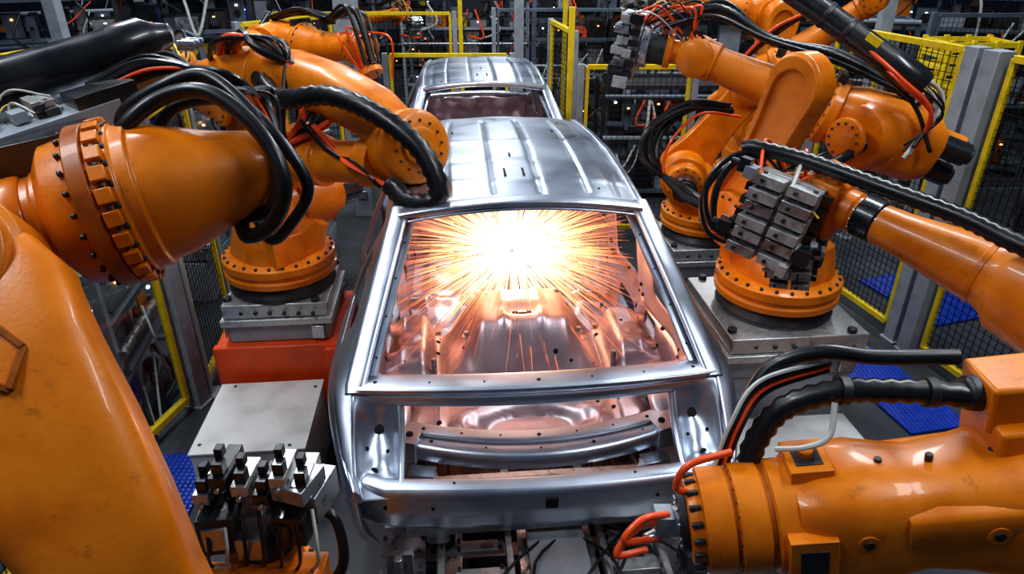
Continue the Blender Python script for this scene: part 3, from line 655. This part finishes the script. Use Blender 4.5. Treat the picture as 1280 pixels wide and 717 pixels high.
P=Part('welding_tool'); gripper(P,(1.12,2.70,2.15),(-.55,-.75,.1),(.25,0,1),1.2,33,16); gripper(P,(1.20,2.66,1.98),(-.3,-.8,-.3),(0,.2,1),.75,35,5); P.build(E,.002)
P=Part('hose_pack'); tube(P,[(1.0,2.88,2.40),(1.04,2.85,2.41),(1.21,2.73,2.39),(1.40,2.49,2.36),(1.58,2.25,2.33),(1.70,2.01,2.30),(1.95,1.75,2.28)],.036,BLK,14,10,corr=.16)
r=random.Random(8)
for k in range(8):
    o1=V((r.uniform(-.03,.03),r.uniform(-.03,.05),r.uniform(-.03,.03)))
    tube(P,[V((1.08,2.85,2.38))+o1,V((.95,2.87,2.33))+o1,V((.88,2.85,2.2))+o1*1.5,V((.90,2.82,2.05))+o1,V((1.02,2.78,2.0))+o1],r.choice([.012,.016,.007]),r.choice([BLK,BLK,RED]),8,10)
P.build(E)
P=Part('elbow_and_base'); c=V((2.2,1.55,2.02)); lathe(P,c-fs_*.25,c+fs_*.25,[(0,.2),(.1,.24),(.9,.24),(1,.2)],ORG,40); dogbone(P,c+fs_*.3,V((2.75,1.7,1.0))+fs_*.3,.24,.28,fs_,.16,ORG)
loft(P,[((2.75,1.7,0),.45,.45),((2.75,1.7,.5),.42,.42),((2.75,1.7,.6),.36,.36),((2.75,1.7,1.1),.26,.26)],ORG,32,2.4); P.build(E,.008)
# ---- near-right-bottom robot arm
E=empty('welding_robot',(1.95,1.2,0)); P=Part('forearm'); a=V((.50,1.44,1.715)); b=V((1.75,1.35,1.94)); f=(b-a).normalized(); _,fs_,fu=frame(f)
lathe(P,a,b,[(0,.07),(.002,.118),(.02,.126),(.03,.126),(.032,.146),(.09,.146),(.093,.138),(.1,.138),(.103,.150),(.16,.150),(.163,.142),(.175,.142),(.178,.154),(.25,.154),(.27,.13)],ORG,56)
lathe(P,a.lerp(b,.093),a.lerp(b,.100),[(0,.1395),(1,.1395)],ORN,56); lathe(P,a.lerp(b,.164),a.lerp(b,.174),[(0,.1435),(1,.1435)],ORN,56)
loft(P,[(a.lerp(b,.22),.14,.14),(a.lerp(b,.27),.162,.162),(a.lerp(b,.36),.168,.172),(a.lerp(b,.44),.15,.155),(a.lerp(b,.48),.14,.15),(a.lerp(b,.56),.15,.16),(a.lerp(b,.72),.20,.19),(a.lerp(b,1),.22,.2)],ORG,40,3.2)
loft(P,[(a.lerp(b,.42)+fu*.05,.16,.06),(a.lerp(b,.6)+fu*.06,.165,.06),(a.lerp(b,.8)+fu*.08,.19,.07)],ORG,24,5)
ring_bolts(P,a+f*.035,-f,.126,18,.009,.03,DST); cyl(P,a,a-f*.02,.085,DST,28); ring_bolts(P,a-f*.02,-f,.068,10,.007,.008,STL)
cyl(P,a-f*.02,a-f*.05,.045,STL,24); ring_bolts(P,a.lerp(b,.252),f,.146,20,.008,.01,DST); ring_bolts(P,a.lerp(b,.1),f,.142,24,.005,.02,DST)
q=a.lerp(b,.26)-fs_*.02+fu*.155; box(P,q,(.11,.13,.06),ORG,f,fs_); box(P,q+fu*.032,(.07,.08,.004),DST,f,fs_); cyl(P,q+fu*.02,q+fu*.05,.02,ORG,16)
q=a.lerp(b,.235)+fs_*.15; box(P,q,(.12,.05,.14),ORG,f,fs_); box(P,q+fs_*.026,(.07,.004,.08),DST,f,fs_)
for t in (.40,.5,.62): q=a.lerp(b,t)+fu*.165; cyl(P,q-fu*.04,q+fu*.008,.010,DST,10)
for t in (.34,.58):
    q=a.lerp(b,t)+fs_*.155+fu*.04; cyl(P,q-fs_*.03,q+fs_*.012,.028,ORG,18); cyl(P,q,q+fs_*.016,.014,DST,10)
P.build(E,.004)
P=Part('motor_block'); box(P,(1.30,1.47,2.14),(.16,.16,.14),ORG,f); lathe(P,(1.18,1.47,2.14),(1.24,1.47,2.14),[(0,.045),(1,.05)],DST,24); box(P,(1.40,1.44,2.02),(.3,.2,.2),ORG,f); P.build(E,.012)
P=Part('hose_pack')
tube(P,[(.68,1.52,1.86),(.70,1.54,1.93),(.76,1.55,2.03),(.88,1.53,2.10),(1.0,1.50,2.125),(1.1,1.48,2.135),(1.24,1.45,2.14)],.036,BLK,16,10,corr=.17)
tube(P,[(.63,1.58,1.84),(.67,1.6,1.98),(.74,1.64,2.10),(.86,1.62,2.17),(1.0,1.58,2.18),(1.2,1.55,2.2)],.022,BLK,12,10)
for i in range(4): tube(P,[(.62-.012*i,1.52,1.85),(.655-.012*i,1.55,1.97),(.73-.01*i,1.6,2.05+.012*i),(.9,1.62,2.11+.012*i)],.007,(BLK,RED,BLK,CWH)[i],6)
tube(P,[(.72,1.46,1.96),(.78,1.42,2.0),(.84,1.43,2.03),(.86,1.48,2.10)],.008,CWH,8)
for q in (V((.90,1.53,2.105)),V((1.1,1.48,2.135))): cyl(P,q-V((.012,0,0)),q+V((.012,0,0)),.042,DST,18)
for q0,q1,q2,q3 in (((.50,1.44,1.82),(.45,1.42,1.86),(.48,1.43,1.93),(.60,1.46,1.95)),((.44,1.42,1.76),(.36,1.39,1.77),(.31,1.36,1.72),(.42,1.41,1.68)),((.44,1.42,1.74),(.35,1.39,1.74),(.29,1.35,1.68),(.38,1.38,1.665))):
    tube(P,[q0,q1,q2,q3],.010,RED,10,8)
box(P,(.43,1.43,1.73),(.05,.06,.06),GRY); cyl(P,(.40,1.42,1.74),(.36,1.40,1.745),.016,STL,12); cyl(P,(.42,1.42,1.69),(.38,1.40,1.685),.016,STL,12)
P.build(E)
P=Part('base'); loft(P,[((1.95,1.2,0),.36,.36),((1.95,1.2,.5),.36,.36),((1.95,1.2,1.4),.25,.25),((1.85,1.3,1.95),.22,.22)],ORG,32,2.5); P.build(E,.01)
# ---- near-left-bottom gripper robot
E=empty('gripper_robot',(-.80,1.42,0)); P=Part('arm'); lathe(P,(-.80,1.42,0),(-.73,1.45,1.60),[(0,.22),(.08,.22),(.1,.18),(.5,.17),(.7,.16),(.86,.14),(.88,.155),(.92,.155),(.93,.12),(1,.10)],ORG,36)
ring_bolts(P,(-.735,1.45,1.47),(0,0,1),.14,16,.009,.014,DST); box(P,(-.60,1.42,1.5),(.1,.1,.12),ORG); tube(P,[(-.6,1.4,1.45),(-.5,1.42,1.55),(-.52,1.48,1.68),(-.6,1.5,1.7)],.016,BLK,10)
lathe(P,(-.92,1.36,1.53),(-.55,1.36,1.50),[(0,.05),(.06,.075),(.4,.075),(.42,.06),(.6,.06),(.62,.078),(.94,.078),(1,.05)],ORG,28)
P.build(E,.005)
P=Part('gripper'); cyl(P,(-.73,1.46,1.58),(-.72,1.48,1.66),.08,DST,24)
box(P,(-.71,1.50,1.70),(.26,.12,.06),ALU,rz=.1); r=random.Random(6)
for i in range(6):
    x=-.86+.055*i; zz=1.80+.03*((i*2)%3)
    box(P,(x,1.50+.02*(i%2),zz-.05),(.042,.09,.16),(DST,BPL,ALU)[i%3]); box(P,(x,1.46,zz+.02),(.045,.10,.035),BPL if i%2 else ALU)
    box(P,(x+.004,1.44,zz+.05),(.03,.035,.05),BPL); cyl(P,(x,1.43,zz),(x,1.40,zz),.009,STL,8); box(P,(x,1.47,zz+.085),(.022,.03,.03),DST)
    for j in range(3): cyl(P,(x,1.452,zz-.1+.03*j),(x,1.446,zz-.1+.03*j),.006,STL,8)
box(P,(-.83,1.42,1.71),(.10,.08,.13),DST,rz=.15); box(P,(-.83,1.375,1.71),(.06,.01,.08),STL,rz=.15); box(P,(-.62,1.43,1.72),(.09,.08,.1),BPL,rz=-.1); box(P,(-.56,1.5,1.76),(.05,.14,.10),STL,rz=-.2)
box(P,(-.60,1.46,1.84),(.10,.12,.05),STL,rz=-.3); box(P,(-.74,1.41,1.66),(.08,.06,.08),STL)
for k in range(7):
    x=-.86+.05*k; tube(P,[(x,1.42,1.78),(x+.02,1.36,1.70),(x,1.38,1.6),(x*.5-.37,1.42,1.5)],.006,r.choice([BLK,BLK,BLK,CWH]),6)
P.build(E,.003)
# ================================================================ PLATFORMS, MATS
P=Part('service_platform'); box(P,(-1.60,3.51,.245),(.66,.70,.49),WHT,rz=.09); box(P,(-1.60,3.51,.497),(.68,.72,.012),WHT,rz=.09)
for i in (-1,1):
    for j in (-1,1): cyl(P,(-1.60+i*.27,3.51+j*.3,.503),(-1.60+i*.27,3.51+j*.3,.507),.012,DST,10)
P.build(None,.008)
P=Part('service_platform.001'); box(P,(1.68,3.20,.245),(.95,.6,.49),WHT,rz=.09); P.build(None,.008)
P=Part('anti_slip_mat'); box(P,(-2.22,2.9,.012),(.46,1.6,.02),BLU,rz=.09); P.build()
P=Part('anti_slip_mat.001'); box(P,(4.3,6.1,.012),(1.1,1.0,.02),BLU,rz=.3); P.build()
P=Part('anti_slip_mat.002'); box(P,(3.02,4.5,.012),(.5,1.1,.02),BLU,rz=.2); P.build()
# ================================================================ FENCES
def fence(name,a,b,h,fm=YEL,pm=GRY,mesh=True,glass=False,pw=.07,mid=True,step=.06,z0=.12):
    a=V(a);b=V(b);E=empty(name,a);P=Part('frame');ax=(b-a);L=ax.length;ax.normalize();z=V((0,0,1)); sd=z.cross(ax)
    for q in (a,b): bar(P,q,q+z*h,pw,pw,pm,up=ax); box(P,q+z*.01,(.16,.16,.02),pm,ax)
    i0=a+ax*pw; i1=b-ax*pw
    for q in (i0,i1): bar(P,q+z*z0,q+z*h*.985,.04,.04,fm,up=ax)
    for t in (z0,h*.985): bar(P,i0+z*t,i1+z*t,.05,.05,fm)
    if mid and h>1.5: bar(P,i0+z*h*.52,i1+z*h*.52,.03,.03,fm)
    P.build(E,.003)
    if mesh:
        P=Part('wire_mesh'); n=int((i1-i0).length/step)
        for i in range(1,n): q=i0.lerp(i1,i/n); bar(P,q+z*z0,q+z*h*.98,.005,.005,WIR,up=ax)
        n=int((h-z0)/step)
        for i in range(1,n): bar(P,i0+z*(z0+i*step),i1+z*(z0+i*step),.005,.005,WIR)
        P.build(E)
    if glass:
        P=Part('glass_panel'); box(P,(i0+i1)/2+z*(z0+h)/2,((i1-i0).length,.006,h-z0-.03),GLS,ax,sd); P.build(E)
fence('safety_fence',(-2.60,3.48,0),(-2.42,4.3,0),2.7,mesh=False,glass=True,pw=.12,mid=False)
fence('safety_fence',(-2.40,4.42,0),(-2.55,5.4,0),2.2,mesh=True,mid=False)
fence('safety_fence',(-2.80,1.9,0),(-2.66,3.34,0),2.7,mesh=True,mid=False)
fence('safety_fence',(.75,7.65,0),(2.0,7.65,0),2.0,mid=False)
fence('safety_fence',(2.95,7.65,0),(4.0,7.6,0),2.0,mid=False)
fence('safety_fence',(3.42,5.25,0),(3.05,6.9,0),2.5,mesh=True,pw=.12,mid=False)
fence('safety_fence',(3.45,5.05,0),(3.75,3.6,0),2.5,mesh=True,pw=.14,mid=False)
fence('safety_fence',(-1.7,9.5,0),(.0,9.5,0),1.85,mesh=False,mid=False)
fence('safety_fence',(.70,8.0,0),(.5,9.3,0),2.3,mid=False)
fence('safety_fence',(-2.2,9.0,0),(-3.0,7.9,0),2.4,mid=False)
fence('safety_fence',(5.2,9.0,0),(7.4,9.0,0),2.4,fm=BGR,pm=BGR)
fence('safety_fence',(-.3,12,0),(2.4,12,0),2.2,fm=BGR)
fence('safety_fence',(-3.8,11.4,0),(-.9,11.4,0),2.2,mesh=True,mid=False)
P=Part('steel_column'); box(P,(-1.9,8.4,2),(.24,.24,4),GRY)
for i in range(14): box(P,(-1.9,8.27,.3+.27*i),(.12,.02,.1),STL)
P.build(None,.006)
for i,(x,y) in enumerate(((.1,10.5),(4.3,8.4),(-5,8.0),(7,6.6))):
    P=Part('steel_column.%03d'%(i+1)); box(P,(x,y,2.2),(.14,.14,4.4),GRY); P.build(None,.006)
for i,(x,y) in enumerate(((.72,9.9),(.6,7.3),(-.75,10.6))):
    P=Part('yellow_guard_post' if i==0 else 'yellow_guard_post.%03d'%i); box(P,(x,y,1.3),(.06,.06,2.6),YEL); box(P,(x,y,.02),(.16,.16,.04),YEL); P.build(None,.004)
# ================================================================ MACHINERY RACKS
def rack(loc,w,d,h,seed,rot=0.,name='machinery_rack',light_=False):
    r=random.Random(seed); E=empty(name,loc,(0,0,rot)); P=Part('frame'); fm=GRY if light_ else r.choice([BGR,BGR,DST,GRY,DST])
    for i in (-1,1):
        for j in (-1,1): box(P,(i*w/2,j*d/2,h/2),(.06,.06,h),fm)
    lv=max(3,int(h/.5))
    for k in range(lv+1):
        z=.1+(h-.1)*k/lv
        for j in (-1,1): box(P,(0,j*d/2,z),(w,.05,.05),fm if k%2 else BGR)
        for i in (-1,1): box(P,(i*w/2,0,z),(.05,d,.05),fm)
        if r.random()<.8: box(P,(0,0,z-.02),(w*.96,d*.96,.02),GRY if light_ else r.choice([DST,BGR,DST]))
    P.build(E,world=False)
    P=Part('equipment'); pal=[GRY,WHT,STL,GRY] if light_ else [BGR,GRY,BPL,BGR,DST,BPL,STL,ALU]
    for k in range(lv):
        z=.1+(h-.1)*k/lv; x=-w/2+.1
        while x<w/2-.15:
            bw=r.uniform(.08,.35); bh=r.uniform(.1,(h/lv)*.85); bd=r.uniform(.15,d*.8); m=r.choice(pal+([YEL,RED,BLUp,ORG,ORG] if r.random()<.3 else []))
            box(P,(x+bw/2,r.uniform(-.1,.1)*d,z+bh/2),(bw,bd,bh),m)
            if r.random()<.5: cyl(P,(x+bw/2,-bd/2,z+bh*.5),(x+bw/2,-bd/2-.06,z+bh*.5),min(bw,bh)*.25,r.choice([STL,BPL,DST]),12)
            if r.random()<.35: box(P,(x+bw/2,-bd/2-.03,z+bh*.75),(.03,.02,.02),r.choice([LED,LEB]))
            x+=bw+r.uniform(.02,.1)
    for k in range(int(7*w)):
        x=r.uniform(-w/2,w/2); z0=r.uniform(.2,h); tube(P,[(x,-d/2-.04,z0),(x+r.uniform(-.2,.2),-d/2-.12,z0-r.uniform(.2,.5)),(x+r.uniform(-.4,.4),-d/2-.05,max(.05,z0-r.uniform(-.2,.9)))],r.choice([.01,.015,.02]),r.choice([BLK,BLK,BLK,RED,CWH]),6,6)
    for k in range(2):
        z=r.uniform(.5,h+.2); cyl(P,(-w/2,-d/2-.05,z),(w/2,-d/2-.05,z),.03,r.choice([STL,BGR,GRY]),10)
    P.build(E,.003,world=False)
rack((-3.02,4.45,0),1.3,.5,1.3,300,1.75,light_=True)
rk=[(-4.3,8.0,1.4,.8,2.2,.6),(-4.4,10.0,1.6,.9,2.6,.3),(-6.2,9.8,2.0,1,3,.5),(-.9,14.4,2.4,1,2.2,0),(1.6,13.4,2.4,1,2.6,0),(2.0,9.4,1.6,.8,1.5,0),(2.8,10.9,2.0,.8,2.2,-.1),
(4.6,10.2,1.8,.9,2.2,-.3),(6.8,10.8,2.2,.9,3,-.4),(5.9,6.2,1.6,.8,1.3,-.6),(7.2,7.7,1.6,.8,2.2,-.6),(5.2,4.4,1.5,.7,1.9,-1.2),(-5.1,5.4,1.6,.8,2,1.),(-4.4,16,3,1.2,3.2,0),(0,17,3,1.2,2.6,0),(4,16,3,1.2,3.4,0),(8.5,13,3,1.2,3.4,-.5),(-8,13,3,1.2,3.4,.5),(8,17,3,1.2,3.6,-.2),(-8,18,3,1.2,3.6,.2),(-4,20,4,1,4,0),(3,21,4,1,4,0)]
for i,(x,y,w,d,h,ro) in enumerate(rk): rack((x,y,0),w,d,h,100+i,ro)
E=empty('yellow_crate',(4.85,7.6,1.3)); P=Part('crate'); X0=4.85;Y0=7.6
for z in (0,.12,.24,.36,.48):
    for s in (-1,1): box(P,(X0,Y0+s*.25,1.75+z),(.7,.03,.05),YEL); box(P,(X0+s*.35,Y0,1.75+z),(.03,.5,.05),YEL)
for x in (-.35,-.12,.12,.35):
    for s in (-1,1): box(P,(X0+x,Y0+s*.25,2.0),(.05,.04,.55),YEL)
box(P,(X0,Y0,1.74),(.7,.5,.02),YEL)
for s in (-1,1):
    for q in (-1,1): box(P,(X0+s*.3,Y0+q*.2,.87),(.06,.06,1.74),GRY)
P.build(E,.003)
# ================================================================ LIGHT
w=bpy.data.worlds.new('world'); sc.world=w; w.use_nodes=True; bg=w.node_tree.nodes['Background']; bg.inputs[0].default_value=(.36,.52,.82,1); bg.inputs[1].default_value=.13
for i,(x,y,e) in enumerate(((-2.6,1.2,130),(2.8,1.4,120),(-2.6,5.5,170),(2.8,5.5,170),(-1,9.5,150),(3,10.5,130),(-5,12,120),(6,13,120),(0,17,180))):
    L=light('ceiling_lamp_%d'%(i+1),'AREA',(x,y,6.2),e,(.88,.94,1),.5,2.6)
    P=Part('ceiling_lamp_housing' if i==0 else 'ceiling_lamp_housing.%03d'%i); box(P,(x,y,6.3),(.6,2.8,.12),GRY); P.build(None,.01)
cam=bpy.data.cameras.new('camera'); co=bpy.data.objects.new('camera',cam); sc.collection.objects.link(co)
co.location=(0,0,3.2); co.rotation_euler=(math.radians(63),0,0); cam.lens=24; cam.sensor_width=36; cam.clip_start=.05; sc.camera=co
